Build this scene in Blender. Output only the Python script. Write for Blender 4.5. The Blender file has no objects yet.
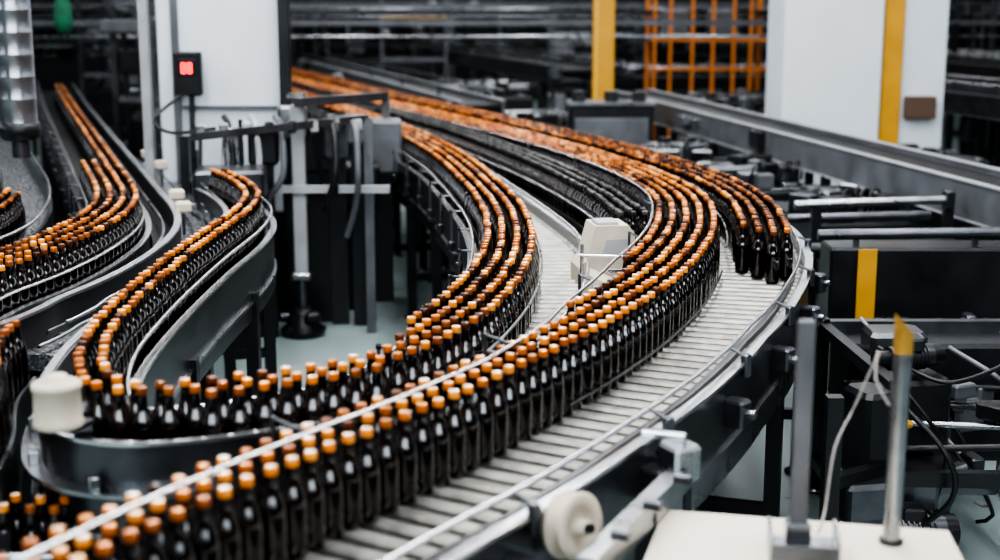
import bpy, math, random
from mathutils import Vector, Matrix
random.seed(7)
scene=bpy.context.scene
COL=bpy.context.collection

# ------------------------------------------------------------------ materials
def mat(name,col,rough=.5,metal=0.,noise=0.,nscale=8.,bump=0.,spec=.5,coat=0.,emit=None,es=0.):
    m=bpy.data.materials.new(name); m.use_nodes=True
    nt=m.node_tree; b=nt.nodes['Principled BSDF']
    b.inputs['Base Color'].default_value=(*col,1)
    b.inputs['Roughness'].default_value=rough
    b.inputs['Metallic'].default_value=metal
    b.inputs['Specular IOR Level'].default_value=spec
    b.inputs['Coat Weight'].default_value=coat
    if emit:
        b.inputs['Emission Color'].default_value=(*emit,1); b.inputs['Emission Strength'].default_value=es
    if noise>0 or bump>0:
        tc=nt.nodes.new('ShaderNodeTexCoord'); n=nt.nodes.new('ShaderNodeTexNoise')
        n.inputs['Scale'].default_value=nscale; n.inputs['Detail'].default_value=6
        nt.links.new(tc.outputs['Object'],n.inputs['Vector'])
        r=nt.nodes.new('ShaderNodeValToRGB')
        r.color_ramp.elements[0].position=.3; r.color_ramp.elements[1].position=.7
        r.color_ramp.elements[0].color=(*[c*(1-noise) for c in col],1)
        r.color_ramp.elements[1].color=(*[min(1,c*(1+noise)) for c in col],1)
        nt.links.new(n.outputs['Fac'],r.inputs['Fac']); nt.links.new(r.outputs['Color'],b.inputs['Base Color'])
        mr=nt.nodes.new('ShaderNodeMapRange'); mr.inputs['To Min'].default_value=max(.03,rough-.08); mr.inputs['To Max'].default_value=min(1,rough+.1)
        nt.links.new(n.outputs['Fac'],mr.inputs['Value']); nt.links.new(mr.outputs['Result'],b.inputs['Roughness'])
        if bump>0:
            bp=nt.nodes.new('ShaderNodeBump'); bp.inputs['Strength'].default_value=bump; bp.inputs['Distance'].default_value=.01
            nt.links.new(n.outputs['Fac'],bp.inputs['Height']); nt.links.new(bp.outputs['Normal'],b.inputs['Normal'])
    return m
def island_mat(name,cols,rough,metal=0.,coat=0.):
    m=mat(name,cols[0],rough,metal,coat=coat); nt=m.node_tree; b=nt.nodes['Principled BSDF']
    g=nt.nodes.new('ShaderNodeNewGeometry'); r=nt.nodes.new('ShaderNodeValToRGB')
    while len(r.color_ramp.elements)<len(cols): r.color_ramp.elements.new(.5)
    for i,c in enumerate(cols):
        r.color_ramp.elements[i].position=i/(len(cols)-1); r.color_ramp.elements[i].color=(*c,1)
    nt.links.new(g.outputs['Random Per Island'],r.inputs['Fac']); nt.links.new(r.outputs['Color'],b.inputs['Base Color'])
    return m
STEEL=mat('brushed_steel',(.36,.37,.385),.28,1,.2,9)
DSTEEL=mat('dark_steel',(.115,.12,.13),.30,.9,.3,7)
RAIL=mat('guide_rail_steel',(.72,.73,.75),.26,1)
SLAT=mat('roller_slat',(.27,.26,.235),.42,.55,.35,14)
BLACK=mat('black_painted_steel',(.010,.011,.013),.34,.2,.3,6)
GREY=mat('grey_painted_steel',(.105,.11,.12),.42,.2,.25,5)
LGREY=mat('light_grey_paint',(.31,.32,.33),.45,.1,.12,5)
WHITE=mat('white_panel_paint',(.60,.64,.68),.5,0,.04,3)
CREAM=mat('cream_plastic',(.50,.44,.35),.5,0,.08,20)
YEL=mat('yellow_paint',(.52,.26,.015),.5,0,.1,5)
ORG=mat('orange_rack_paint',(.55,.17,.02),.5,0,.1,5)
RED=mat('red_led_display',(.3,.0,.0),.4,emit=(1,.02,.03),es=5)
GREEN=mat('green_cloth',(.01,.10,.05),.8,0,.3,20)
WIRE=mat('grey_cable',(.32,.3,.28),.5)
BED=mat('conveyor_bed_black',(.006,.006,.007),.5,.3)
WET=mat('wet_chain_belt',(.22,.225,.235),.25,.8,.8,70,.6)
DUCT=mat('polished_duct',(.40,.41,.43),.3,1)
GLASS=island_mat('dark_amber_glass',[(.0014,.0008,.0006),(.008,.003,.0014)],.12,0,.9)
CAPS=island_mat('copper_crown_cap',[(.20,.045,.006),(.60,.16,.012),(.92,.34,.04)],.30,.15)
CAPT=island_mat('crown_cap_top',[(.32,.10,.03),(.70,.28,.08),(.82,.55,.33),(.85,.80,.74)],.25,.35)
CAPS2=island_mat('bronze_crown_cap',[(.030,.009,.003),(.16,.04,.006),(.50,.15,.02)],.3,.3)  # darker copy of the copper cap, shade put into its colour
CAPT2=island_mat('bronze_cap_top',[(.025,.011,.006),(.11,.035,.01),(.36,.12,.03)],.3,.5)  # same cap top with the shade painted in
CAPD=island_mat('dark_crown_cap',[(.015,.015,.017),(.12,.115,.108)],.3,.5)
FLOOR=mat('painted_concrete_floor',(.24,.295,.295),.3,0,.18,1.2)
WALLM=mat('dark_wall',(.022,.023,.027),.8,0,.2,1)
CEILM=mat('dark_ceiling',(.03,.03,.033),.9)
WIN=mat('frosted_window_glass',(.8,.85,.9),.5,emit=(.85,.92,1),es=3.5)  # emission for the added wall panels

# ------------------------------------------------------------------ mesh builder
class MB:
    def __init__(s): s.v=[];s.f=[];s.m=[];s.sm=[];s.mats=[]
    def mi(s,m):
        if m not in s.mats: s.mats.append(m)
        return s.mats.index(m)
    def add(s,vs,fs,m,smooth=False):
        o=len(s.v); s.v+=vs; k=s.mi(m)
        for f in fs: s.f.append(tuple(i+o for i in f)); s.m.append(k); s.sm.append(smooth)
    def box(s,c,d,m,rz=0.,bev=0.):
        x,y,z=d[0]/2,d[1]/2,d[2]/2; ca,sa=math.cos(rz),math.sin(rz)
        if bev>0:
            b=min(bev,x*.9,y*.9); b2=min(bev,z*.9)
            ring=[(x,y-b),(x-b,y),(-x+b,y),(-x,y-b),(-x,-y+b),(-x+b,-y),(x-b,-y),(x,-y+b)]
            vs=[]
            for zz,sc in((-z,1),(-z+b2,0),(z-b2,0),(z,1)):
                for (px,py) in ring:
                    if sc: px-=math.copysign(b2*.7,px); py-=math.copysign(b2*.7,py)
                    vs.append((c[0]+px*ca-py*sa,c[1]+px*sa+py*ca,c[2]+zz))
            fs=[tuple(range(7,-1,-1)),tuple(range(24,32))]
            for k in range(3):
                for i in range(8):
                    j=(i+1)%8; fs.append((k*8+i,k*8+j,k*8+8+j,k*8+8+i))
            s.add(vs,fs,m); return
        vs=[]
        for zz in(-z,z):
            for px,py in((-x,-y),(x,-y),(x,y),(-x,y)):
                vs.append((c[0]+px*ca-py*sa,c[1]+px*sa+py*ca,c[2]+zz))
        s.add(vs,[(3,2,1,0),(4,5,6,7),(0,1,5,4),(1,2,6,5),(2,3,7,6),(3,0,4,7)],m)
    def bar(s,p,q,w,h,m):
        p=Vector(p);q=Vector(q);t=(q-p).normalized()
        up=Vector((0,0,1)) if abs(t.z)<.95 else Vector((0,1,0))
        r=t.cross(up).normalized(); u=r.cross(t)
        vs=[]
        for c in(p,q):
            for a,b in((-1,-1),(1,-1),(1,1),(-1,1)): vs.append(tuple(c+r*a*w/2+u*b*h/2))
        s.add(vs,[(3,2,1,0),(4,5,6,7),(0,1,5,4),(1,2,6,5),(2,3,7,6),(3,0,4,7)],m)
    def tube(s,p,q,r,m,n=10,r2=None):
        p=Vector(p);q=Vector(q);t=(q-p).normalized(); r2=r if r2 is None else r2
        a=t.orthogonal().normalized(); b=t.cross(a)
        vs=[]
        for c,rr in((p,r),(q,r2)):
            for i in range(n):
                an=2*math.pi*i/n; vs.append(tuple(c+a*rr*math.cos(an)+b*rr*math.sin(an)))
        s.add(vs,[(i,(i+1)%n,n+(i+1)%n,n+i) for i in range(n)],m,True)
        s.add([vs[i] for i in range(n)],[tuple(range(n-1,-1,-1))],m); s.add([vs[n+i] for i in range(n)],[tuple(range(n))],m)
    def lathe(s,c,prof,m,n=20):
        vs=[];k=len(prof)
        for r,z in prof:
            for i in range(n):
                a=2*math.pi*i/n; vs.append((c[0]+r*math.cos(a),c[1]+r*math.sin(a),c[2]+z))
        fs=[(j*n+i,j*n+(i+1)%n,(j+1)*n+(i+1)%n,(j+1)*n+i) for j in range(k-1) for i in range(n)]
        s.add(vs,fs,m,True)
    def cable(s,pts,r,m,n=6):
        pts=crom(pts,.03)
        rings=[]
        for i,p in enumerate(pts):
            p=Vector(p); t=(Vector(pts[min(i+1,len(pts)-1)])-Vector(pts[max(i-1,0)])).normalized()
            a=t.cross(Vector((.3,.2,.93))).normalized(); b=t.cross(a)
            rings+= [tuple(p+a*r*math.cos(2*math.pi*j/n)+b*r*math.sin(2*math.pi*j/n)) for j in range(n)]
        s.add(rings,[(k*n+i,k*n+(i+1)%n,(k+1)*n+(i+1)%n,(k+1)*n+i) for k in range(len(pts)-1) for i in range(n)],m,True)
    def obj(s,name,parent=None):
        me=bpy.data.meshes.new(name); me.from_pydata(s.v,[],s.f)
        for m in s.mats: me.materials.append(m)
        me.polygons.foreach_set('material_index',s.m); me.polygons.foreach_set('use_smooth',s.sm)
        me.update(); o=bpy.data.objects.new(name,me); COL.objects.link(o)
        if parent: o.parent=parent
        return o
def crom(P,step):
    P=[tuple(p) for p in P]; out=[]; n=len(P); dim=len(P[0])
    for i in range(n-1):
        p0=P[max(i-1,0)];p1=P[i];p2=P[i+1];p3=P[min(i+2,n-1)]
        L=math.dist(p1,p2); k=max(2,int(L/step))
        for j in range(k):
            t=j/k
            out.append(tuple(.5*((2*p1[d])+(-p0[d]+p2[d])*t+(2*p0[d]-5*p1[d]+4*p2[d]-p3[d])*t*t+(-p0[d]+3*p1[d]-3*p2[d]+p3[d])*t**3) for d in range(dim)))
    out.append(P[-1]); return out

# ------------------------------------------------------------------ conveyor paths
class Path:
    def __init__(s,ctrl,step=.06,smooth=12):
        Q=crom([(x,y,float(i)) for i,(x,y) in enumerate(ctrl)],step)
        for _ in range(smooth):
            Q=[Q[0]]+[((Q[i-1][0]+2*Q[i][0]+Q[i+1][0])/4,(Q[i-1][1]+2*Q[i][1]+Q[i+1][1])/4,Q[i][2]) for i in range(1,len(Q)-1)]+[Q[-1]]
        s.p=Q; s.n=[]
        for i in range(len(Q)):
            a=Q[max(i-3,0)];b=Q[min(i+3,len(Q)-1)]
            tx,ty=b[0]-a[0],b[1]-a[1]; l=math.hypot(tx,ty) or 1
            s.n.append((ty/l,-tx/l))
    def off(s,o,i0=None,i1=None):
        r=[]
        for (x,y,u),(nx,ny) in zip(s.p,s.n):
            if i0 is not None and u<i0: continue
            if i1 is not None and u>i1: continue
            d=key(o,u); r.append((x+nx*d,y+ny*d))
        return r
def key(o,u):
    if not isinstance(o,(list,tuple)): return o
    if u<=o[0][0]: return o[0][1]
    for (a,va),(b,vb) in zip(o,o[1:]):
        if u<=b: return va+(vb-va)*(u-a)/(b-a)
    return o[-1][1]
def plus(o,d): return [(a,b+d) for a,b in o] if isinstance(o,(list,tuple)) else o+d
def ribbon(mb,A,B,z0,z1,m):
    n=min(len(A),len(B)); vs=[]
    for i in range(n):
        vs+=[(*A[i],z0),(*B[i],z0),(*B[i],z1),(*A[i],z1)]
    fs=[(i*4+k,(i+1)*4+k,(i+1)*4+(k+1)%4,i*4+(k+1)%4) for i in range(n-1) for k in range(4)]
    fs+=[(3,2,1,0),tuple((n-1)*4+k for k in range(4))]
    mb.add(vs,fs,m)
def rail(mb,pa,o,z,r,m,i0=None,i1=None,n=8):
    L=pa.off(o,i0,i1); vs=[]
    for i,(x,y) in enumerate(L):
        a=L[max(i-1,0)];b=L[min(i+1,len(L)-1)]; tx,ty=b[0]-a[0],b[1]-a[1];l=math.hypot(tx,ty) or 1
        for k in range(n):
            an=2*math.pi*k/n; vs.append((x+ty/l*r*math.cos(an),y-tx/l*r*math.cos(an),z+r*math.sin(an)))
    mb.add(vs,[(i*n+k,i*n+(k+1)%n,(i+1)*n+(k+1)%n,(i+1)*n+k) for i in range(len(L)-1) for k in range(n)],m,True)
def wall(mb,pa,o,t,z0,z1,m,i0=None,i1=None):
    ribbon(mb,pa.off(plus(o,-t/2),i0,i1),pa.off(plus(o,t/2),i0,i1),z0,z1,m)
def walk(A,B,pitch):
    acc=0;out=[]
    for i in range(1,min(len(A),len(B))):
        ma=((A[i-1][0]+B[i-1][0])/2,(A[i-1][1]+B[i-1][1])/2); mb_=((A[i][0]+B[i][0])/2,(A[i][1]+B[i][1])/2)
        d=math.dist(ma,mb_)
        if d<1e-6: continue
        while acc<d:
            t=acc/d
            out.append(((A[i-1][0]*(1-t)+A[i][0]*t,A[i-1][1]*(1-t)+A[i][1]*t),(B[i-1][0]*(1-t)+B[i][0]*t,B[i-1][1]*(1-t)+B[i][1]*t)))
            acc+=pitch
        acc-=d
    return out
ZB=1.05
def slats(mb,pa,o0,o1,pitch=.088,i0=None,i1=None,w=.046):
    prof=[(-w/2,-.024),(-w/2,-.009),(-w/2+.009,0),(w/2-.009,0),(w/2,-.009),(w/2,-.024)]
    for a,b in walk(pa.off(o0,i0,i1),pa.off(o1,i0,i1),pitch):
        dx,dy=b[0]-a[0],b[1]-a[1]; l=math.hypot(dx,dy); tx,ty=-dy/l,dx/l
        vs=[(p[0]+tx*c,p[1]+ty*c,ZB+z) for p in(a,b) for c,z in prof]
        mb.add(vs,[(i,i+1,i+7,i+6) for i in range(5)]+[(0,6,11,5),(5,4,3,2,1,0),(6,7,8,9,10,11)],SLAT)
def brackets(mb,pa,o,zr,side,pitch=.55,i0=None,i1=None):
    A=pa.off(o,i0,i1);B=pa.off(plus(o,side*.06),i0,i1)
    for a,b in walk(A,B,pitch):
        mb.tube((*a,zr),(*b,zr),.005,DSTEEL,6); mb.tube((*b,ZB-.1),(*b,zr+.01),.0065,STEEL,8)
        mb.box((b[0],b[1],zr),(.018,.018,.02),BLACK,.5,.004)
        mb.box((b[0],b[1],ZB-.06),(.035,.035,.05),DSTEEL,.5,.005)
def legs(mb,pa,o0,o1,pitch=1.5,i0=None,i1=None,top=.92,w=.06):
    for a,b in walk(pa.off(o0,i0,i1),pa.off(o1,i0,i1),pitch):
        rz=math.atan2(b[1]-a[1],b[0]-a[0])
        for p in(a,b):
            mb.box((p[0],p[1],top/2),(w,w,top),BLACK,rz); mb.lathe((p[0],p[1],0),[(0,0),(.06,0),(.06,.012),(.02,.03),(.02,.06)],DSTEEL,12)
        for zz in(.3,.75): mb.bar((*a,zz),(*b,zz),.04,.05,BLACK)

# ------------------------------------------------------------------ bottles
PR=[(.0,.0,0),(.026,0,0),(.0305,.006,0),(.031,.02,0),(.031,.118,0),(.0300,.131,0),(.0262,.147,0),(.0200,.162,0),(.0150,.178,0),(.0122,.210,0),(.0138,.213,1),(.0148,.217,1),(.0142,.2305,1),(.0128,.2335,2),(.0,.235,2)]
class Bottles:
    def __init__(s,dark=False): s.v=[];s.f=[];s.m=[];s.dark=dark
    def add(s,x,y,z,dull=0):
        d=math.hypot(x,y); n=22 if d<4.6 else 14 if d<7 else 9
        pr=PR
        if d>=7: pr=[PR[i] for i in(1,3,4,5,6,7,8,9,11,12,13,14)]
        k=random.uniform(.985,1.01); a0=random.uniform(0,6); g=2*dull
        rings=[]
        for r,zz,mm in pr:
            if r==0: rings.append(([len(s.v)],mm)); s.v.append((x,y,z+zz*k)); continue
            ids=[]
            for i in range(n):
                a=a0+2*math.pi*i/n; ids.append(len(s.v)); s.v.append((x+r*math.cos(a),y+r*math.sin(a),z+zz*k))
            rings.append((ids,mm))
        for (A,ma),(B,mb_) in zip(rings,rings[1:]):
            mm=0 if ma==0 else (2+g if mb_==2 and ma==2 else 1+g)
            if len(A)==1:
                for i in range(n): s.f.append((A[0],B[(i+1)%n],B[i])); s.m.append(mm)
            elif len(B)==1:
                for i in range(n): s.f.append((A[i],A[(i+1)%n],B[0])); s.m.append(mm)
            else:
                for i in range(n): s.f.append((A[i],A[(i+1)%n],B[(i+1)%n],B[i])); s.m.append(mm)
    def row(s,pa,o,pitch=.069,i0=None,i1=None,z=ZB,jit=.009,ph=0.,gap=0.,dullness=.15):  # share of caps coloured as shaded is higher in back and far rows
        A=pa.off(o,i0,i1); acc=ph
        for i in range(1,len(A)):
            d=math.dist(A[i-1],A[i])
            while acc<d:
                t=acc/d; x=A[i-1][0]*(1-t)+A[i][0]*t; y=A[i-1][1]*(1-t)+A[i][1]*t
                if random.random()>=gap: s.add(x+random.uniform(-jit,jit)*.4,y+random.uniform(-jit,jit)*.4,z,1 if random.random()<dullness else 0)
                acc+=pitch*random.uniform(.96,1.10)
            acc-=d
    def obj(s,name):
        me=bpy.data.meshes.new(name); me.from_pydata(s.v,[],s.f)
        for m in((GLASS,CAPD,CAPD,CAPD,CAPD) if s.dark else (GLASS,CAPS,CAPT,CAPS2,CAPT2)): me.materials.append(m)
        me.polygons.foreach_set('material_index',s.m); me.polygons.foreach_set('use_smooth',[k not in(2,4) for k in s.m])
        me.update(); o=bpy.data.objects.new(name,me); COL.objects.link(o); return o

# ================================================================== MAIN CURVED CONVEYOR
M=Path([(-1.05,1.9),(-.72,2.6),(-.46,3.05),(-.18,3.48),(.15,4.07),(.36,4.48),(.59,5.02),(.82,5.73),(.99,6.55),(1.05,7.44),(.92,8.44),(.62,9.61),(.16,10.97),(-.45,12.65),(-1.27,14.77),(-2.43,17.96),(-4.3,23.2)])
OUT=[(0,.38),(4,.38),(6,.37),(7,.41),(8,.47),(9,.50),(12,.50),(16,.58)]
INN=[(0,-.15),(3.8,-.15),(5,-.21),(6.5,-.28),(16,-.28)]
GR=[(0,-.0675),(3.6,-.0675),(4.6,-.135),(5.3,-.20),(6.5,-.265),(16,-.265)]
NO=[(7,.28),(8,.26),(9,.25),(12,.29),(16,.36)]
cm=MB()
ribbon(cm,M.off(plus(INN,.0)),M.off(OUT),ZB-.10,ZB-.045,BED)
slats(cm,M,plus(INN,.01),plus(OUT,-.015))
wall(cm,M,OUT,.03,ZB-.2,ZB+.03,DSTEEL)
wall(cm,M,plus(OUT,.012),.036,ZB+.03,ZB+.042,RAIL)
wall(cm,M,plus(OUT,.02),.012,ZB-.30,ZB-.2,STEEL,4,9)
wall(cm,M,plus(OUT,-.05),.008,ZB+.0,ZB+.02,DSTEEL)
wall(cm,M,plus(OUT,-.075),.02,ZB-.03,ZB+.004,BLACK)
rail(cm,M,plus(OUT,-.03),ZB+.085,.008,RAIL)
for a,b in walk(M.off(plus(OUT,-.03)),M.off(plus(OUT,.03)),.8):
    cm.tube((*a,ZB+.085),(*b,ZB+.06),.006,DSTEEL,6); cm.box((b[0],b[1],ZB+.03),(.03,.03,.08),DSTEEL,.6,.005)
wall(cm,M,plus(INN,-.01),.02,ZB-.18,ZB+.02,DSTEEL)
rail(cm,M,GR,ZB+.226,.0065,RAIL)
rail(cm,M,plus(INN,-.01),ZB+.10,.006,RAIL)
for a,b in walk(M.off(GR,.5),M.off(plus(INN,-.03),.5),1.0):
    cm.tube((*a,ZB+.226),(*b,ZB+.245),.005,DSTEEL,6); cm.tube((*b,ZB-.1),(*b,ZB+.25),.006,DSTEEL,6)
rail(cm,M,.095,ZB+.14,.005,STEEL,7.6)
rail(cm,M,[(4,.07),(7.4,.08)],ZB+.04,.004,DSTEEL,4,7.6)
legs(cm,M,plus(INN,-.0),plus(OUT,.0),1.3)
for a,b in walk(M.off(plus(OUT,.02),1,9),M.off(plus(OUT,.08),1,9),.75):
    cm.box(((a[0]+b[0])/2,(a[1]+b[1])/2,ZB-.08),(.07,.08,.09),DSTEEL,.9,.008)
    cm.tube((b[0],b[1],ZB-.08),(b[0]+.03,b[1]-.02,ZB-.08),.016,STEEL,10)
rail(cm,M,.0,ZB-.30,.03,DSTEEL); rail(cm,M,.2,ZB-.36,.02,STEEL); wall(cm,M,.12,.12,ZB-.48,ZB-.42,BLACK)
cm.obj('bottle_conveyor')
bm_=Bottles()
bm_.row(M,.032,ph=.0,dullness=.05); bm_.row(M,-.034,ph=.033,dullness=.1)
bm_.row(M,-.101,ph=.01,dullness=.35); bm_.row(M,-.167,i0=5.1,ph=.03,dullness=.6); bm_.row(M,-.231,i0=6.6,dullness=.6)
bm_.obj('beer_bottles')
bn=Bottles()
for k,(d,i0) in enumerate(((-.10,7.75),(-.034,7.6),(.032,7.5),(.098,7.6))):
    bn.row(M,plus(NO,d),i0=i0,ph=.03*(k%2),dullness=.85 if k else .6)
bn.obj('beer_bottles')

# ================================================================== INNER S-CURVE CONVEYOR WITH U-TURN
B=Path([(-3.6,19.5),(-2.23,15.59),(-1.42,13.25),(-.82,11.42),(-.36,9.61),(-.08,7.96),(.05,6.88),(.075,5.98),(.025,5.28),(-.07,4.72),(-.19,4.27),(-.325,3.98),(-.48,3.81),(-.66,3.70),(-.82,3.62),(-.97,3.59),(-1.10,3.68),(-1.20,3.95),(-1.27,4.34),(-1.30,4.81),(-1.31,5.39),(-1.304,6.06),(-1.282,6.78),(-1.33,7.4),(-1.498,7.96),(-1.72,8.45)],smooth=8)
SO=[(0,-.15),(3,-.22),(4,-.27),(6,-.36),(7,-.34),(8,-.30),(9,-.25),(10,-.20),(11,-.17),(12,-.15),(25,-.13)]
BI=[(0,.20),(9,.20),(12,.12),(14,.10),(25,.10)]
cb=MB()
ribbon(cb,B.off(SO),B.off(BI),ZB-.1,ZB-.045,BED)
slats(cb,B,plus(SO,.01),plus(BI,-.01),i1=12)
ribbon(cb,B.off(plus(SO,.01),12),B.off(plus(BI,-.01),12),ZB-.045,ZB-.0015,WET)
wall(cb,B,SO,.02,ZB-.2,ZB+.04,DSTEEL,0,10)
wall(cb,B,SO,.02,ZB-.2,ZB+.11,DSTEEL,9.9)
wall(cb,B,plus(SO,-.012),.03,ZB+.04,ZB+.052,RAIL,0,10)
wall(cb,B,plus(SO,-.008),.026,ZB+.11,ZB+.12,RAIL,9.9)
wall(cb,B,plus(SO,-.035),.05,ZB-.02,ZB-.008,STEEL,9)
wall(cb,B,plus(SO,-.03),.02,ZB-.14,ZB-.125,STEEL,8)
wall(cb,B,plus(SO,-.02),.03,ZB-.34,ZB-.26,STEEL,8)
rail(cb,B,plus(SO,.03),ZB+.10,.008,RAIL,0,11)
wall(cb,B,BI,.015,ZB-.26,ZB+.05,DSTEEL)
wall(cb,B,plus(BI,.012),.015,ZB-.18,ZB-.165,STEEL)
wall(cb,B,plus(BI,.01),.03,ZB+.05,ZB+.06,RAIL)
rail(cb,B,plus(BI,.0),ZB+.13,.007,RAIL)
brackets(cb,B,plus(BI,.0),ZB+.13,1,.6,0,12)
rail(cb,B,[(0,-.105),(6,-.108),(10,-.11)],ZB+.12,.005,STEEL,0,10)
for a,b in walk(B.off(plus(SO,-.02),9),B.off(plus(SO,-.05),9),.32):
    cb.box(((a[0]+b[0])/2,(a[1]+b[1])/2,ZB+.01),(.03,.03,.04),STEEL,.4,.004)
legs(cb,B,SO,plus(BI,0),1.25)
cb.obj('curved_bottle_conveyor')
bb=Bottles()
bb.row(B,[(9.5,-.066),(11.5,-.034)],dullness=.2); bb.row(B,[(9.5,0),(11.5,.032)],ph=.033,dullness=.3); bb.row(B,.066,i1=10.6,ph=.01,dullness=.4); bb.row(B,.132,i1=9.9,ph=.02,dullness=.4)
bb.row(B,-.098,i0=11.5,i1=14,ph=.02)
bb.obj('beer_bottles')

# lane of dark-capped bottles between the two curves
E=Path([(.66,6.55),(.62,6.95),(.53,7.65),(.25,9.0),(-.30,11),(-.75,12.3),(-1.15,13.5)])
ce=MB()
ribbon(ce,E.off(-.10),E.off(.10),ZB-.1,ZB-.003,BED)
wall(ce,E,.11,.015,ZB-.16,ZB+.08,DSTEEL); wall(ce,E,-.11,.015,ZB-.16,ZB+.03,DSTEEL)
rail(ce,E,.10,ZB+.15,.007,RAIL); rail(ce,E,-.10,ZB+.11,.007,RAIL); brackets(ce,E,.10,ZB+.15,1,.8)
legs(ce,E,-.1,.1,1.8)
ce.obj('narrow_bottle_conveyor')
be=Bottles(True)
for k,d in enumerate((-.065,0,.065)): be.row(E,d,i0=.3,ph=.02*k)
be.obj('beer_bottles')

# ================================================================== LEFT CONVEYORS
C=Path([(-2.25,4.2),(-2.0,5.0),(-1.957,5.34),(-1.883,5.73),(-1.846,6.25),(-1.876,6.88),(-2.018,7.53),(-2.39,8.6),(-3.23,10.97),(-4.69,15.1),(-6.2,19.5)])
cc=MB()
ribbon(cc,C.off(-.24),C.off(.07),ZB-.1,ZB-.003,BED)
wall(cc,C,-.25,.02,ZB-.2,ZB+.06,DSTEEL); rail(cc,C,-.23,ZB+.14,.009,RAIL); brackets(cc,C,-.23,ZB+.14,-1,.6)
wall(cc,C,.075,.02,ZB-.2,ZB+.05,DSTEEL); wall(cc,C,.085,.03,ZB+.05,ZB+.06,RAIL); rail(cc,C,.06,ZB+.12,.006,RAIL)
ribbon(cc,C.off(.10),C.off(.22),ZB-.1,ZB-.04,BED)
wall(cc,C,.235,.03,ZB-.24,ZB+.09,BLACK); wall(cc,C,.235,.035,ZB+.09,ZB+.102,RAIL); rail(cc,C,.16,ZB+.04,.012,STEEL)
CW=[(0,.5),(4,.42),(6,.55),(10,.55)]
ribbon(cc,C.off(.25,1,8),C.off(CW,1,8),ZB-.09,ZB-.03,WET)
wall(cc,C,CW,.02,ZB-.2,ZB+.03,DSTEEL,1,8); wall(cc,C,plus(CW,.006),.025,ZB+.03,ZB+.04,RAIL,1,8); rail(cc,C,plus(CW,-.03),ZB+.1,.006,RAIL,1,8)
rail(cc,C,.33,ZB+.0,.008,STEEL,1,8); rail(cc,C,.37,ZB+.06,.006,DSTEEL,1,8)
for (u,y) in((-2.35,9.6),(-2.62,10.3),(-1.75,7.6),(-1.9,8.1)):
    cc.box((u,y,ZB+.12),(.09,.07,.06),CREAM,.3,.012); cc.tube((u,y,ZB-.1),(u,y,ZB+.1),.008,DSTEEL)
legs(cc,C,-.22,.22,1.3)
cc.obj('left_bottle_conveyor')
bc=Bottles()
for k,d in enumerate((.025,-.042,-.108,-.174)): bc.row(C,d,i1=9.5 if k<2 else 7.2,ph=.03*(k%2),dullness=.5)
bc.obj('beer_bottles')
C2=Path([(-3.2,4.6),(-2.72,5.6),(-2.52,6.6),(-2.6,7.4),(-2.95,8.6),(-3.9,11),(-5.6,15.5)])
c2=MB(); ribbon(c2,C2.off(-.12),C2.off(.12),ZB-.1,ZB-.003,WET)
for o in(-.13,.13): wall(c2,C2,o,.02,ZB-.2,ZB+.05,DSTEEL); rail(c2,C2,o,ZB+.12,.009,RAIL)
legs(c2,C2,-.12,.12,1.3); c2.obj('left_bottle_conveyor')
b2=Bottles(); b2.row(C2,-.06,i0=.5,i1=3.2,dullness=.7); b2.row(C2,0.008,i0=.5,i1=3.1,ph=.03,dullness=.7); b2.obj('beer_bottles')

# lower deck lane, bottom left
LO=Path([(-2.4,3.62),(-1.9,3.55),(-1.4,3.50),(-1.0,3.46),(-.6,3.4),(-.3,3.6)])
cl=MB(); ribbon(cl,LO.off(-.1),LO.off(.1),.70,.757,BED)
wall(cl,LO,-.11,.015,.64,.80,STEEL); wall(cl,LO,.11,.015,.62,.82,STEEL); rail(cl,LO,.10,.88,.007,RAIL)
legs(cl,LO,-.1,.1,.9,top=.66,w=.05); cl.obj('lower_bottle_conveyor')
bl=Bottles(); bl.row(LO,.03,z=.76,i1=4.0,gap=.1); bl.row(LO,-.035,z=.76,i1=4.0,ph=.03); bl.obj('beer_bottles')
FL=Path([(-1.36,3.45),(-1.42,3.75),(-1.53,4.1),(-1.57,4.4)])
cf=MB(); ribbon(cf,FL.off(-.16),FL.off(.04),ZB-.1,ZB-.003,BED); wall(cf,FL,.045,.01,ZB-.2,ZB+.03,DSTEEL); wall(cf,FL,-.17,.015,ZB-.2,ZB+.08,DSTEEL)
legs(cf,FL,-.15,.04,.8); cf.obj('feed_conveyor')
bf=Bottles(); bf.row(FL,.005,dullness=.5); bf.row(FL,-.062,ph=.03,dullness=.5); bf.row(FL,-.128,dullness=.5); bf.obj('beer_bottles')

# cream cylindrical sensor housing bracketed to the guard rail
s=MB(); c=(-1.135,3.43,1.215)
s.lathe(c,[(0,0),(.060,0),(.063,.005),(.063,.016),(.060,.020),(.060,.098),(.063,.101),(.063,.112),(.058,.118),(.03,.120),(.028,.136),(0,.138)],CREAM,32)
s.bar((-1.135,3.43,1.205),(-1.10,3.52,1.205),.08,.014,DSTEEL); s.bar((-1.10,3.515,1.21),(-1.10,3.515,1.02),.05,.01,DSTEEL)
s.obj('sensor_housing')

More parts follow.
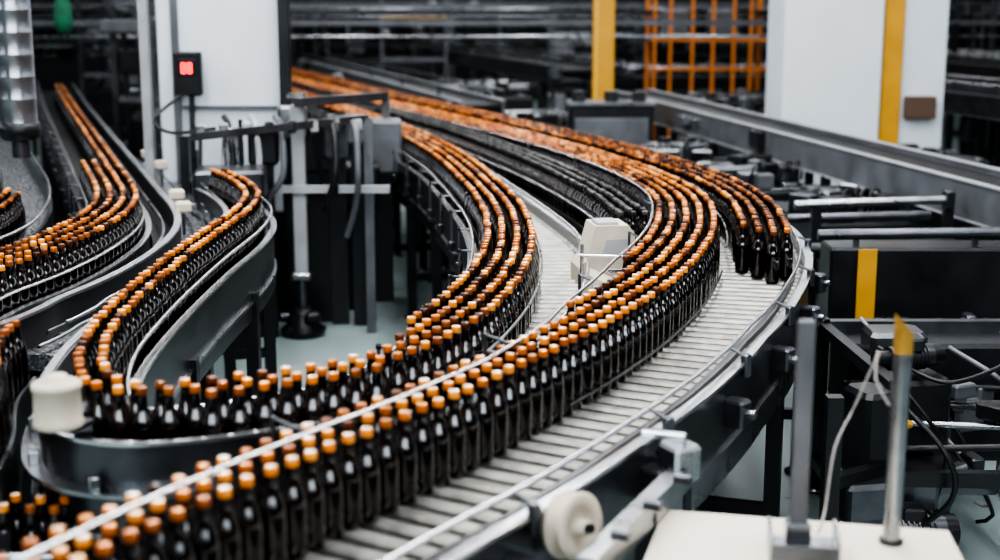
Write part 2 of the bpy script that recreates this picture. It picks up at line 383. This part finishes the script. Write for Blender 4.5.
# beige transfer machine
s=MB()
def prism(mb,pts,y0,y1,m,rz=0,cx=0,cy=0):
    n=len(pts);vs=[]
    for y in(y0,y1):
        for x,z in pts: vs.append((cx+x*math.cos(rz)-y*math.sin(rz),cy+x*math.sin(rz)+y*math.cos(rz),z))
    mb.add(vs,[tuple(range(n)),tuple(range(2*n-1,n-1,-1))]+[(i,n+i,n+(i+1)%n,(i+1)%n) for i in range(n)],m)
prism(s,[(-.13,1.02),(.12,1.02),(.12,1.27),(.09,1.31),(-.06,1.31),(-.10,1.16),(-.13,1.12)],-.08,.12,CREAM,rz=.15,cx=.47,cy=6.15)
prism(s,[(-.03,1.18),(.09,1.18),(.09,1.25),(-.01,1.25)],-.085,-.075,LGREY,rz=.15,cx=.47,cy=6.15)
prism(s,[(-.12,1.0),(.08,1.0),(.03,1.10),(-.07,1.14)],-.08,.06,CREAM,rz=-.2,cx=.45,cy=5.90)
s.box((.47,6.15,1.315),(.10,.12,.02),LGREY,.15,.005)
s.box((.48,6.15,1.0),(.30,.34,.03),STEEL,.15)
s.box((.62,5.72,1.13),(.14,.04,.07),CREAM,.1,.008); s.box((.58,5.70,1.18),(.26,.02,.015),RAIL,.05)
s.box((.53,5.75,1.0),(.03,.03,.3),DSTEEL)
s.tube((.34,5.95,1.2),(.66,5.9,1.2),.006,RAIL); s.tube((.36,6.0,.9),(.36,6.0,1.24),.008,RAIL)
s.box((.50,6.1,.5),(.12,.12,1.0),BLACK); s.box((.44,5.35,1.08),(.06,.5,.05),STEEL,-.35,.006)
for i in range(8): s.box((.33+.03*i,5.05+.08*i,1.12),(.05,.02,.08),LGREY if i%2 else DSTEEL,-.35,.004)
for i in range(6): s.box((.40+.025*i,5.0+.12*i,1.14),(.05,.05,.06),BLACK if i%2 else DSTEEL,-.35,.008)
s.obj('bottle_transfer_unit')

# ================================================================== GREY SUPPORT POST / ARM
s=MB()
s.box((-1.37,9.42,1.02),(.09,.07,1.16),LGREY,0,.008); s.box((-1.37,9.42,1.66),(.12,.1,.03),STEEL)
s.tube((-1.37,9.42,.08),(-1.37,9.42,.5),.035,DSTEEL,14); s.box((-1.37,9.42,.42),(.13,.11,.05),STEEL,0,.01)
s.lathe((-1.37,9.42,0),[(.0,.0),(.14,0),(.16,.05),(.10,.09),(.10,.16),(.06,.2),(.035,.2)],BLACK,18)
s.box((-1.30,9.36,.14),(.12,.1,.08),BLACK,.4,.02); s.tube((-1.47,9.4,.14),(-1.52,9.38,.14),.03,DSTEEL)
s.bar((-1.75,9.38,1.03),(-.75,9.38,1.03),.05,.05,LGREY)
for dx in(-.25,.25): s.box((-1.37+dx,9.36,1.03),(.05,.08,.09),BLACK,0,.01)
s.obj('adjustable_support_post')

# duct hanging from the ceiling
s=MB()
pr=[(.104,1.60)]
z=1.62
while z<4.4:
    pr+=[(.102,z),(.102,z+.105),(.1035,z+.11),(.1035,z+.12)]; z+=.125
s.lathe((-2.76,8.0,0),pr+[(.1,4.6)],DUCT,40)
s.lathe((-2.76,8.0,0),[(.0,1.50),(.09,1.50),(.115,1.53),(.118,1.56),(.112,1.60),(.1,1.605)],BLACK,32)
s.tube((-2.76,8.0,1.40),(-2.76,8.0,1.51),.05,DSTEEL,14)
s.tube((-2.76,8,4.5),(-2.76,8,7),.1,DUCT,20)
s.obj('ventilation_duct')

# control cabinet with LED display
s=MB()
s.box((-1.97,10.1,1.95),(.86,.5,2.3),WHITE,0,.01); s.box((-1.97,10.1,.4),(.9,.54,.8),BLACK)
s.box((-2.27,9.835,2.1),(.05,.03,2.6),GREY); s.box((-2.48,9.83,1.7),(.06,.08,3.4),LGREY); s.box((-1.50,9.8,1.7),(.07,.10,3.4),BLACK)
s.box((-1.9,9.83,1.55),(.66,.03,.02),GREY); s.box((-1.68,9.835,1.35),(.05,.02,.10),BLACK,0,.004)
s.obj('control_cabinet')
s=MB(); s.box((-2.16,9.72,1.79),(.19,.08,.30),BLACK,0,.012)
s.box((-2.16,9.675,1.83),(.13,.012,.12),mat('display_bezel',(.02,.02,.02),.2),0,.004)
for dx in(-.022,.022):
    for (a,b,w,h) in((0,.033,.022,.007),(0,0,.022,.007),(0,-.033,.022,.007),(.012,.017,.007,.026),(.012,-.017,.007,.026),(-.012,.017,.007,.026),(-.012,-.017,.007,.026)):
        s.box((-2.16+dx+a,9.667,1.83+b),(w,.006,h*1.3),RED)
s.tube((-2.16,9.75,1.2),(-2.16,9.8,1.7),.02,BLACK); s.box((-2.16,9.78,1.79),(.08,.06,.08),BLACK)
s.cable([(-2.2,9.7,1.65),(-2.35,9.5,1.5),(-2.2,9.3,1.42),(-1.9,9.3,1.45)],.012,BLACK)
s.box((-2.16,9.80,.6),(.05,.05,1.3),BLACK)
s.obj('led_counter_display')
s=MB()
R=random.Random(3)
for x,y,w,d,h,z0,m in((-1.75,9.0,.45,.4,.20,1.02,DSTEEL),(-1.3,9.9,.35,.3,.35,1.1,BLACK),(-.95,10.6,.4,.3,.4,1.0,GREY),(-1.15,9.8,.2,.2,.3,1.2,DSTEEL),(-1.6,9.4,.2,.2,.25,1.2,BLACK),(-1.15,10.3,.5,.3,.3,.8,BLACK),(-1.45,9.75,.2,.15,.22,1.35,STEEL),(-1.0,9.75,.16,.15,.2,1.3,GREY),(-1.8,9.35,.12,.12,.3,1.15,STEEL)):
    s.box((x,y,z0+h/2),(w,d,h),m,.1,.02); s.box((x,y,z0/2),(w*.6,d*.6,z0),BLACK,.1)
for i in range(7):
    x=-2.0+.13*i; s.tube((x,9.2+.08*i,.9),(x+R.uniform(-.05,.05),9.4,1.40+.05*(i%3)),.014,STEEL if i%2 else BLACK)
for i,(a,dz,m) in enumerate(((-1.9,.7,BLACK),(-1.72,.85,LGREY),(-1.55,.75,GREY),(-1.2,.9,BLACK),(-1.05,.7,GREY))):
    s.cable([(a,9.6,1.5),(a+.08,9.35,1.44),(a+.10,9.25,1.15),(a-.12+.05*i,9.3,.95),(a,9.4,dz)],.022,m,10)
s.bar((-2.0,9.0,1.42),(-.9,9.5,1.5),.04,.05,DSTEEL); s.bar((-1.35,9.3,1.62),(-.9,11.0,1.55),.05,.06,DSTEEL)
for i in range(8): s.box((-1.95+.14*i,9.05+.06*i,1.46),(.06,.06,.08),R.choice([BLACK,STEEL,LGREY]),.2,.01)
s.bar((-2.1,9.25,.0),(-2.1,9.25,1.4),.06,.06,BLACK); s.bar((-.9,9.5,0),(-.9,9.5,1.5),.06,.06,GREY); s.bar((-.9,11,0),(-.9,11,1.55),.06,.06,GREY)
s.obj('filling_line_machine')

# ================================================================== RIGHT SIDE
s=MB(); s.box((3.26,14.2,3.5),(.96,.9,7.0),WHITE,0,.01); s.box((3.26,14.2,.1),(1.05,1.0,.2),GREY,0,.02); s.obj('white_pillar')
s=MB(); s.box((3.86,14.05,3.5),(.2,.5,7.0),YEL,0,.01); s.box((4.18,14.1,3.7),(.44,.5,6.6),WHITE,0,.01); s.box((4.2,14.1,.2),(.5,.6,.4),GREY); s.box((4.15,13.8,1.25),(.3,.12,.22),mat('brown_junction_box',(.10,.06,.04),.5),0,.01); s.obj('yellow_striped_pillar')
s=MB(); s.box((1.19,16.2,3.5),(.24,.22,7),YEL,0,.01); s.box((1.19,16.2,.02),(.45,.4,.04),GREY); s.box((1.10,16.08,3.5),(.03,.03,7),mat('yellow_edge',(.70,.40,.05),.4)); s.obj('yellow_column')
s=MB(); s.box((1.2,15.2,.6),(.9,.5,1.16),BLACK,0,.02); s.box((1.2,14.94,.9),(.8,.02,.3),GREY,0,.01); s.box((1.2,15.2,1.2),(.95,.55,.03),STEEL); s.box((1.0,14.92,.6),(.25,.03,.15),BLACK,0,.01)
for x in(.85,1.2,1.5): s.box((x,15.1,1.27),(.12,.15,.12),DSTEEL,.2,.01)
s.obj('drive_housing')
def long_conveyor(name,p,q,z,h,w,m,mt,npost=6,rl=True,extra=0):
    s=MB(); p=Vector((*p,0));q=Vector((*q,0));t=(q-p).normalized(); r=Vector((t.y,-t.x,0)); rz=math.atan2(t.y,t.x)
    for sd in(-1,1):
        a=p+r*sd*w/2;b=q+r*sd*w/2
        s.bar((a.x,a.y,z-h/2),(b.x,b.y,z-h/2),.03,h,m); s.bar((a.x,a.y,z+.006),(b.x,b.y,z+.006),.05,.012,mt); s.bar((a.x,a.y,z-h),(b.x,b.y,z-h),.05,.012,mt)
        if rl: s.tube((a.x,a.y,z+.12),(b.x,b.y,z+.12),.012,STEEL,6)
    s.bar((p.x,p.y,z-.06),(q.x,q.y,z-.06),w-.03,.04,BED)
    for i in range(npost):
        c=p+(q-p)*((i+.5)/npost)
        for sd in(-1,1):
            d=c+r*sd*w/2; s.box((d.x,d.y,(z-h)/2),(.07,.07,z-h),BLACK)
            if rl: s.box((d.x,d.y,z+.06),(.03,.03,.13),DSTEEL)
        a=c-r*w/2;b=c+r*w/2; s.bar((a.x,a.y,.35),(b.x,b.y,.35),.04,.06,BLACK)
    R=random.Random(int(z*100)+npost)
    for i in range(extra):
        c=p+(q-p)*R.random(); sd=R.choice((-1,1)); d=c+r*sd*(w/2+.05)
        s.box((d.x,d.y,z-h*.4),(R.uniform(.08,.3),R.uniform(.05,.12),R.uniform(.06,.2)),R.choice([BLACK,DSTEEL,GREY,STEEL]),rz,.01)
    return s.obj(name)
long_conveyor('steel_beam_conveyor',(3.75,5.6),(1.66,18.0),1.16,.24,.5,GREY,LGREY,8,False,10)
long_conveyor('pallet_conveyor',(1.2,20),(-1.5,30),1.35,.22,.7,DSTEEL,STEEL,5,True,10)
long_conveyor('pallet_conveyor',(6.5,10.5),(4.95,16.5),1.3,.22,.7,DSTEEL,GREY,4,True,8)
long_conveyor('pallet_conveyor',(7.7,11.0),(2.0,36),1.5,.22,.7,BLACK,GREY,9,True,18)
long_conveyor('pallet_conveyor',(9.5,13.0),(5,36),1.3,.25,.8,DSTEEL,GREY,9,True,14)
long_conveyor('pallet_conveyor',(-.2,15.6),(-3.6,27),1.18,.2,.5,GREY,LGREY,6,True,8)
long_conveyor('pallet_conveyor',(5.4,8.2),(4.95,12.6),.85,.2,.6,BLACK,DSTEEL,4,True,10)
def body(x,y,w,d,h,rz,seed):
    R=random.Random(seed); s=MB(); ca,sa=math.cos(rz),math.sin(rz)
    s.box((x,y,.06),(w*.94,d*.94,.12),BLACK,rz); s.box((x,y,.12+(h-.12)/2),(w,d,h-.12),BLACK,rz,.02)
    def P(a,b,z): return (x+a*ca-b*sa,y+a*sa+b*ca,z)
    n=max(2,int(w/.4))
    for i in range(n):
        a=-w/2+w*(i+.5)/n; s.box(P(a,-d/2-.006,h*.5),(w/n*.86,.014,h*.62),R.choice([DSTEEL,BLACK,GREY]),rz,.005); s.box(P(a+w/n*.3,-d/2-.02,h*.55),(.02,.02,.08),STEEL,rz)
    for i in range(int(w*d*14)+3):
        a=R.uniform(-.45,.45)*w;b=R.uniform(-.45,.45)*d;hh=R.uniform(.04,.18)
        s.box(P(a,b,h+hh/2),(R.uniform(.04,.2),R.uniform(.04,.2),hh),R.choice([BLACK,DSTEEL,GREY,BLACK,BLACK,STEEL]),rz+R.choice([0,.5]),.01)
    for i in range(6):
        b=R.uniform(-.4,.4)*d; s.tube(P(-w/2,b,h+.1),P(w/2,b,h+.1+R.uniform(-.03,.05)),R.uniform(.01,.025),R.choice([STEEL,DSTEEL,DSTEEL]),8)
    for i in range(3):
        a=R.uniform(-.4,.3)*w; s.cable([P(a,-.3*d,h),P(a+.05,-.3*d,h+.18),P(a+.2,-.1*d,h+.15),P(a+.25,0,h)],.012,BLACK)
    return s.obj('machine_base')
for i,(x,y,w,d,h) in enumerate([(2.45,9.9,.75,1.1,.80),(2.15,11.8,.75,1.4,.78),(1.6,13.5,.7,1.2,.8),(4.1,10.4,1.0,2.0,.9),(3.85,12.6,.9,1.0,.8),(7.0,9.0,1.2,1.8,.9),(.5,16.6,.8,1.4,.85),(2.9,17.2,1.0,1.8,1.0),(-.3,20,1.2,2.6,1.0),(3.95,18.0,.7,2.0,1.0),(8.0,17.5,.9,1.6,1.0),(3.2,23.5,2.4,2.4,1.1),(-2.7,21.4,.6,2.4,1.0),(-2.15,12.2,.8,1.8,.8),(2.3,7.0,.9,.4,.5),(3.0,4.9,.8,.5,.55)]): body(x,y,w,d,h,.12 if i<14 else 0,50+i)

s=MB()
s.box((2.6,7.55,.74),(1.6,.28,.46),BLACK,-.02,.015); s.box((1.99,7.395,.74),(.10,.012,.455),YEL,-.02)
s.tube((1.74,7.5,1.03),(3.2,7.45,1.06),.03,DSTEEL,12); s.tube((1.8,7.35,.46),(3.2,7.3,.46),.022,STEEL,10)
for x in(1.95,2.6,3.2):
    s.box((x,7.6,.26),(.07,.07,.52),BLACK); s.box((x,7.5,.99),(.03,.03,.12),DSTEEL)
s.box((2.6,7.9,.25),(1.3,.4,.5),BLACK,0,.02)
s.obj('guard_rail_housing')
s=MB()
s.tube((1.86,8.7,1.02),(2.85,8.73,1.05),.028,STEEL,12); s.tube((1.86,8.9,.9),(2.8,8.95,.92),.03,DSTEEL,12)
s.tube((1.9,8.4,.78),(2.8,8.45,.80),.05,BLACK,12)
s.box((2.84,8.72,1.05),(.05,.12,.12),BLACK,0,.01); s.box((2.0,8.7,.5),(.06,.06,1.0),BLACK); s.box((2.84,8.72,.5),(.06,.06,1.0),BLACK)
s.box((2.4,8.7,.35),(.8,.5,.7),BLACK,0,.02)
s.obj('crossbar_frame')
def motor(mb,c,l,r,ax,m=DSTEEL):
    a=Vector(c);t=Vector(ax).normalized(); mb.tube(a,a+t*l,r,m,18)
    for i in range(9):
        p=a+t*(l*(.12+.085*i)); mb.tube(p,p+t*l*.03,r*1.14,m,18)
    mb.tube(a-t*.06,a,r*.7,BLACK,14); mb.tube(a+t*l,a+t*(l+.05),r*.95,BLACK,18)
    mb.box(tuple(a+t*l*.5+Vector((0,0,r*1.15))),(.1,.1,.06),BLACK,0,.01)
s=MB(); R=random.Random(9)
for x,y in((1.55,5.2),(2.35,5.15),(1.5,6.3),(2.4,6.3),(1.25,5.0)): s.box((x,y,.42),(.06,.06,.84),BLACK); s.lathe((x,y,0),[(.0,0),(.07,0),(.07,.015),(.02,.03)],DSTEEL,12)
s.bar((1.55,5.2,.45),(2.35,5.15,.45),.05,.06,BLACK); s.bar((1.5,6.3,.8),(2.4,6.3,.8),.06,.06,DSTEEL); s.bar((1.55,5.2,.80),(1.5,6.3,.80),.05,.05,BLACK)
s.bar((1.5,5.2,.15),(1.5,6.3,.15),.05,.05,DSTEEL); s.bar((1.25,5.0,.5),(1.55,5.2,.5),.05,.05,BLACK); s.bar((1.25,5.0,.2),(1.5,5.9,.2),.05,.05,BLACK)
s.box((1.70,5.6,.62),(.26,.3,.30),BLACK,.2,.02); s.box((1.65,5.45,.35),(.24,.3,.18),DSTEEL,0,.02); s.box((1.8,5.7,.3),(.5,.5,.03),DSTEEL)
s.box((1.45,5.25,.62),(.14,.2,.36),BLACK,.3,.02); s.box((1.4,5.1,.4),(.2,.16,.16),DSTEEL,.2,.02); s.box((1.95,6.2,.5),(.8,.3,.55),BLACK,0,.02); s.box((1.75,6.0,.8),(.25,.2,.12),DSTEEL,0,.02)
motor(s,(1.60,5.55,.84),.20,.05,(.9,.3,0),DSTEEL); motor(s,(1.5,5.2,.22),.26,.07,(1,.1,0),DSTEEL)
s.cable([(1.5,5.3,.8),(1.7,5.1,.6),(1.75,5.1,.4),(1.6,5.2,.2)],.012,BLACK); s.cable([(1.9,5.7,.85),(2.1,5.4,.7),(2.0,5.3,.4),(2.2,5.5,.1)],.012,GREY)
s.cable([(1.6,5.7,.85),(1.8,5.4,.78),(2.2,5.6,.85)],.010,BLACK)
for i in range(14):
    a=(R.uniform(1.5,2.3),R.uniform(5.2,6.2),R.uniform(.4,.9)); s.cable([a,(a[0]+.1,a[1]-.08,a[2]-.12),(a[0]+.2,a[1]-.05,a[2]-.3),(a[0]+.15,a[1],.12)],.009,R.choice([BLACK,BLACK,DSTEEL,LGREY]))
for i in range(22):
    s.box((R.uniform(1.55,2.35),R.uniform(5.4,6.2),R.uniform(.32,.7)),(R.uniform(.04,.14),R.uniform(.04,.14),R.uniform(.04,.2)),R.choice([BLACK,DSTEEL,STEEL,GREY]),R.random(),.008)
for i in range(5): s.tube((1.55,5.25+.2*i,.55+.05*(i%3)),(2.35,5.2+.2*i,.58),.014,R.choice([STEEL,DSTEEL,BLACK]))
s.box((1.62,5.35,.62),(.07,.05,.03),YEL,.3,.01)
s.obj('conveyor_drive_unit')
s=MB()
for x,y in((2.52,6.15),(2.66,5.9)): s.box((x,y,.6),(.065,.065,1.2),BLACK)
s.bar((2.52,6.15,.62),(3.3,6.1,.62),.05,.05,BLACK); s.bar((2.52,6.15,1.0),(3.3,6.1,1.0),.05,.07,BLACK)
s.cable([(2.5,6.1,1.0),(2.42,6.0,.7),(2.5,5.95,.3),(2.6,5.9,.1)],.02,BLACK)
s.obj('black_leg_frame')

# table with fixtures, bottom right
s=MB()
T=[(.44,3.53),(1.155,3.38),(1.02,2.3),(.16,2.45)]
vs=[(x,y,.925) for x,y in T]+[(x,y,.95) for x,y in T]
s.add(vs,[(0,1,2,3),(7,6,5,4)]+[(i,4+i,4+(i+1)%4,(i+1)%4) for i in range(4)],mat('cream_table_top',(.56,.50,.41),.5,0,.05,6))
for x,y in((.5,3.44),(1.08,3.3),(.96,2.4),(.24,2.52)): s.tube((x,y,0),(x,y,.93),.022,STEEL,12)
s.obj('work_table')
s=MB()
s.box((.745,3.22,.962),(.17,.15,.02),STEEL,-.15,.004)
for a in(-1,1):
    c=Vector((.745,3.22,0))+Matrix.Rotation(-.15,3,'Z')@Vector((a*.08,0,0)); s.box((c.x,c.y,.99),(.010,.15,.06),STEEL,-.15,.002)
s.box((.735,3.15,.98),(.16,.01,.04),DSTEEL,-.15)
s.box((.735,3.24,1.25),(.042,.03,.58),GREY,-.1,.005); s.box((.735,3.24,1.0),(.06,.05,.06),STEEL,-.1,.005)
s.obj('post_bracket')
s=MB()
s.tube((.985,3.30,.95),(.99,3.31,1.475),.0215,STEEL,24); s.lathe((.985,3.30,.95),[(0,0),(.03,0),(.03,.01),(.022,.012)],BLACK,20)
n=24;vs=[]
for k in(0,1):
    for i in range(n):
        a=2*math.pi*i/n; x=.0235*math.cos(a);y=.0235*math.sin(a)
        vs.append((.99+x,3.31+y,1.44 if k==0 else 1.512-x*1.2))
s.add(vs,[(i,(i+1)%n,n+(i+1)%n,n+i) for i in range(n)]+[tuple(range(n,2*n))],mat('brass_yellow_cap',(.42,.24,.05),.35,.4,.2,30))
s.obj('capped_steel_tube')
s=MB(); s.cable([(.80,3.30,.975),(.84,3.4,1.0),(.87,3.45,1.15),(.93,3.5,1.25),(.96,3.45,1.38),(.955,3.4,1.42),(.94,3.36,1.36),(.97,3.33,1.3)],.0035,WIRE); s.obj('sensor_cable')
s=MB()
s.bar((.20,3.02,.99),(.52,3.72,.99),.05,.07,STEEL); s.bar((.52,3.72,.99),(.40,3.80,.99),.06,.08,STEEL)
s.box((.50,3.70,1.03),(.09,.10,.10),STEEL,.5,.01); s.box((.46,3.74,1.09),(.13,.03,.025),RAIL,-.4,.004)
ax=Vector((.70,-.62,.12)).normalized(); c0=Vector((.155,3.22,1.03))
prf=[(0,0),(.082,0),(.085,.008),(.085,.014),(.060,.018),(.060,.045),(.085,.049),(.085,.055),(.080,.06),(.05,.06),(.05,.045),(.02,.045),(.02,.075),(0,.075)]
a_=ax.orthogonal().normalized(); b_=ax.cross(a_); N=36
s.add([tuple(c0+ax*z+(a_*math.cos(2*math.pi*i/N)+b_*math.sin(2*math.pi*i/N))*r*1.0) for r,z in prf for i in range(N)],[(j*N+i,j*N+(i+1)%N,(j+1)*N+(i+1)%N,(j+1)*N+i) for j in range(len(prf)-1) for i in range(N)],CREAM,True)
s.tube(c0,c0+ax*.09,.012,BLACK,12)
s.box((.38,3.42,.5),(.05,.05,.98),BLACK); s.box((.22,3.06,.48),(.05,.05,.96),BLACK)
for i in range(3): s.tube((.27+.1*i,3.16+.2*i,1.03),(.31+.1*i,3.14+.2*i,1.03),.014,DSTEEL,8)
s.obj('rail_clamp_assembly')

# ================================================================== BACKGROUND HALL
def frame(name,x,y,w,d,h,seed,m=DSTEEL,m2=BLACK,dens=1.):
    R=random.Random(seed); s=MB()
    for i in(-1,1):
        for j in(-1,1): s.box((x+i*w/2,y+j*d/2,h/2),(.07,.07,h),m)
    s.box((x,y,h*.22),(w*.85,d*.85,h*.36),BLACK,0,.03); s.box((x,y,h*.06),(w*.7,d*.7,h*.12),BLACK)
    for zz in(.4,h*.5,h-.05):
        for j in(-1,1): s.bar((x-w/2,y+j*d/2,zz),(x+w/2,y+j*d/2,zz),.05,.06,R.choice([m,m2,GREY]))
        for i in(-1,1): s.bar((x+i*w/2,y-d/2,zz),(x+i*w/2,y+d/2,zz),.05,.06,m)
    for k in range(int(22*dens)):
        a=x+R.uniform(-.5,.5)*w;b=y+R.uniform(-.5,.5)*d;z=R.uniform(.5,h)
        t=R.random()
        if t<.45:
            hh=R.uniform(.08,.4); s.box((a,b,z-hh/2),(R.uniform(.1,.5),R.uniform(.1,.4),hh),R.choice([m2,m,GREY,BLACK,BLACK,STEEL]),0,.02); s.box((a,b,max(.02,(z-hh)/2)),(.05,.05,max(.05,z-hh)),m2)
        elif t<.6: s.tube((x-w/2,b,z),(x+w/2,b,z+R.uniform(-.1,.1)),R.uniform(.012,.03),R.choice([STEEL,GREY,LGREY,DSTEEL]),8)
        elif t<.8: s.tube((a,y-d/2,z),(a,y+d/2,z),R.uniform(.012,.025),R.choice([STEEL,DSTEEL]),8)
        else: s.tube((a,b,0),(a,b,z+.3),R.uniform(.012,.03),R.choice([STEEL,DSTEEL,m2,LGREY]),8)
    for k in range(int(4*dens)):
        a=x+R.uniform(-.4,.4)*w; s.cable([(a,y-d/2,h),(a+.2,y-d/2-.1,h*.8),(a+.5,y-d/2,h*.75),(a+.7,y-d/2,h)],.015,BLACK)
    return s.obj(name)
k=0
for (x,y,w,d,h) in [(-4.6,9.4,1.2,1.2,1.9),(-5.5,11.8,1.4,1.2,2.2),(-2.95,13.9,.7,1.4,2.5),(-7.0,15,2,1.5,2.4),(-4.0,17.0,1.0,1.2,2.3),(-8.2,20,2.5,1.5,2.8),(-5.2,25.5,1.6,1.2,2.6),(-8.5,27,2.5,2,3),(-2.6,32,3,1.5,2.6),(1.9,28.2,1.8,1.5,2.2),(-3.4,7.1,.6,.8,1.0),(7.15,19.5,1.2,1.5,2.3),(9.9,23,1.6,2,2.8),(5.3,27,1.2,1.5,2.6),(-6.5,33,3.5,1.5,3.2),(0,36.5,4,1.5,3),(9.5,31,3,2,3),(1.4,24.5,1.0,1,1.9),(9.9,16,1.0,1.5,2.2),(1.0,33,2,1.5,2.9),(-5.7,21.5,1.0,1.4,2.4)]:
    k+=1; frame('processing_machine',x,y,w,d,h,k,dens=1.4)
s=MB()
for x in(2.25,2.48,2.8,3.1,3.4,3.65,3.95): s.box((x,20.5,1.25),(.045,.045,2.5),ORG)
for z in(.6,1.3,1.72,2.35): s.bar((2.2,20.5,z),(4.0,20.5,z),.04,.04,ORG)
for x in(2.25,3.95): s.box((x,21.5,1.25),(.06,.06,2.5),ORG); s.bar((x,20.5,1.72),(x,21.5,1.72),.05,.05,ORG)
for x in(2.6,3.3): s.box((x,21.0,1.95),(.4,.4,.4),GREY,0,.03)
s.bar((2.2,21,1.72),(4.0,21,1.72),.9,.03,GREY)
s.obj('orange_pallet_rack')
s=MB()
for x in(-2.2,-1.0): s.box((x,26.2,1.2),(.05,.05,2.2),GREY)
s.bar((-2.2,26.2,2.0),(-1.0,26.2,2.0),.06,.08,YEL); s.bar((-2.2,26.2,1.2),(-1.0,26.2,1.2),.06,.08,GREY)
for x in(-2.2,-1.0): s.box((x,26.2,.06),(.15,.15,.12),GREY)
s.obj('yellow_safety_barrier')
s=MB(); s.lathe((-4.42,14.3,1.95),[(0,0),(.07,.01),(.10,.12),(.08,.3),(.04,.42),(.06,.5),(0,.5)],GREEN,16); s.tube((-4.42,14.3,2.4),(-4.42,14.3,7.0),.01,BLACK); s.obj('green_sack')
s=MB()
R=random.Random(5)
for i in range(7):
    y=18+i*3.0; z=2.0+.10*(i%4); s.bar((-11,y,z),(11,y+.6,z),.08,.07,R.choice([DSTEEL,BLACK,GREY])); s.tube((-11,y+.2,z-.18),(11,y+.8,z-.18),.018,STEEL)
    for x in(-10,-6.4,5.9,11): s.box((x,y+.3,z/2),(.08,.08,z),BLACK)
s.obj('overhead_pipe_bridge')

# room shell
def rbox(n,c,d,m): s=MB(); s.box(c,d,m); return s.obj(n)
rbox('floor',(0,18,-.05),(26,46,.1),FLOOR)
rbox('ceiling',(0,18,7.05),(26,46,.1),CEILM)
rbox('wall_back',(0,41.05,3.5),(26,.1,7),WALLM); rbox('wall_front',(0,-5.05,3.5),(26,.1,7),WALLM)
rbox('wall_left',(-13.05,18,3.5),(.1,46,7),WALLM); rbox('wall_right',(13.05,18,3.5),(.1,46,7),WALLM)
for i in range(5):  # glowing panels added on the side walls to give the bottles reflections
    rbox('window_%d'%(i+1),(-12.97,1+i*5,4.9),(.06,3.6,2.2),WIN)
    rbox('window_%d'%(i+6),(12.97,1+i*5,5.3),(.06,3.6,1.2),WIN)

# ------------------------------------------------------------------ light: rows of fluorescent strips under the ceiling
def area(n,loc,rot,sx,sy,e,c=(1,1,1)):
    l=bpy.data.lights.new(n,'AREA'); l.shape='RECTANGLE'; l.size=sx; l.size_y=sy; l.energy=e; l.color=c
    o=bpy.data.objects.new(n,l); o.location=loc; o.rotation_euler=rot; COL.objects.link(o)
for x,e in((-5.5,300),(-2.4,520),(.5,600),(3.4,320),(6.4,170)):
    area('ceiling_light',(x,7.0,6.2),(0,0,0),.22,13,e,(.96,.98,1))
    area('ceiling_light',(x,23,6.2),(0,0,0),.22,16,min(e,420)*.75,(.94,.97,1))
# added fill lamps and glowing panels on the front wall, unseen behind the camera
for i,x in enumerate((-4.5,0,4.5)):
    rbox('window_%d'%(i+11),(x,-4.97,4.6),(2.6,.06,2.4),WIN)
    area('daylight',(x,-4.7,4.6),(math.radians(72),0,0),2.6,2.4,170,(.86,.93,1))
w=bpy.data.worlds.new('world'); scene.world=w; w.use_nodes=True
w.node_tree.nodes['Background'].inputs[0].default_value=(.5,.55,.6,1); w.node_tree.nodes['Background'].inputs[1].default_value=.1
# ------------------------------------------------------------------ camera
cd=bpy.data.cameras.new('camera'); c=bpy.data.objects.new('camera',cd); COL.objects.link(c)
c.location=(0,0,2.29); c.rotation_euler=(math.pi/2-math.atan(280/1389),0,0); cd.lens=50; cd.clip_end=200
cd.dof.use_dof=True; cd.dof.focus_distance=5.6; cd.dof.aperture_fstop=1.5
scene.camera=c
try: scene.view_settings.look='AgX - High Contrast'
except Exception: pass
scene.view_settings.exposure=.2
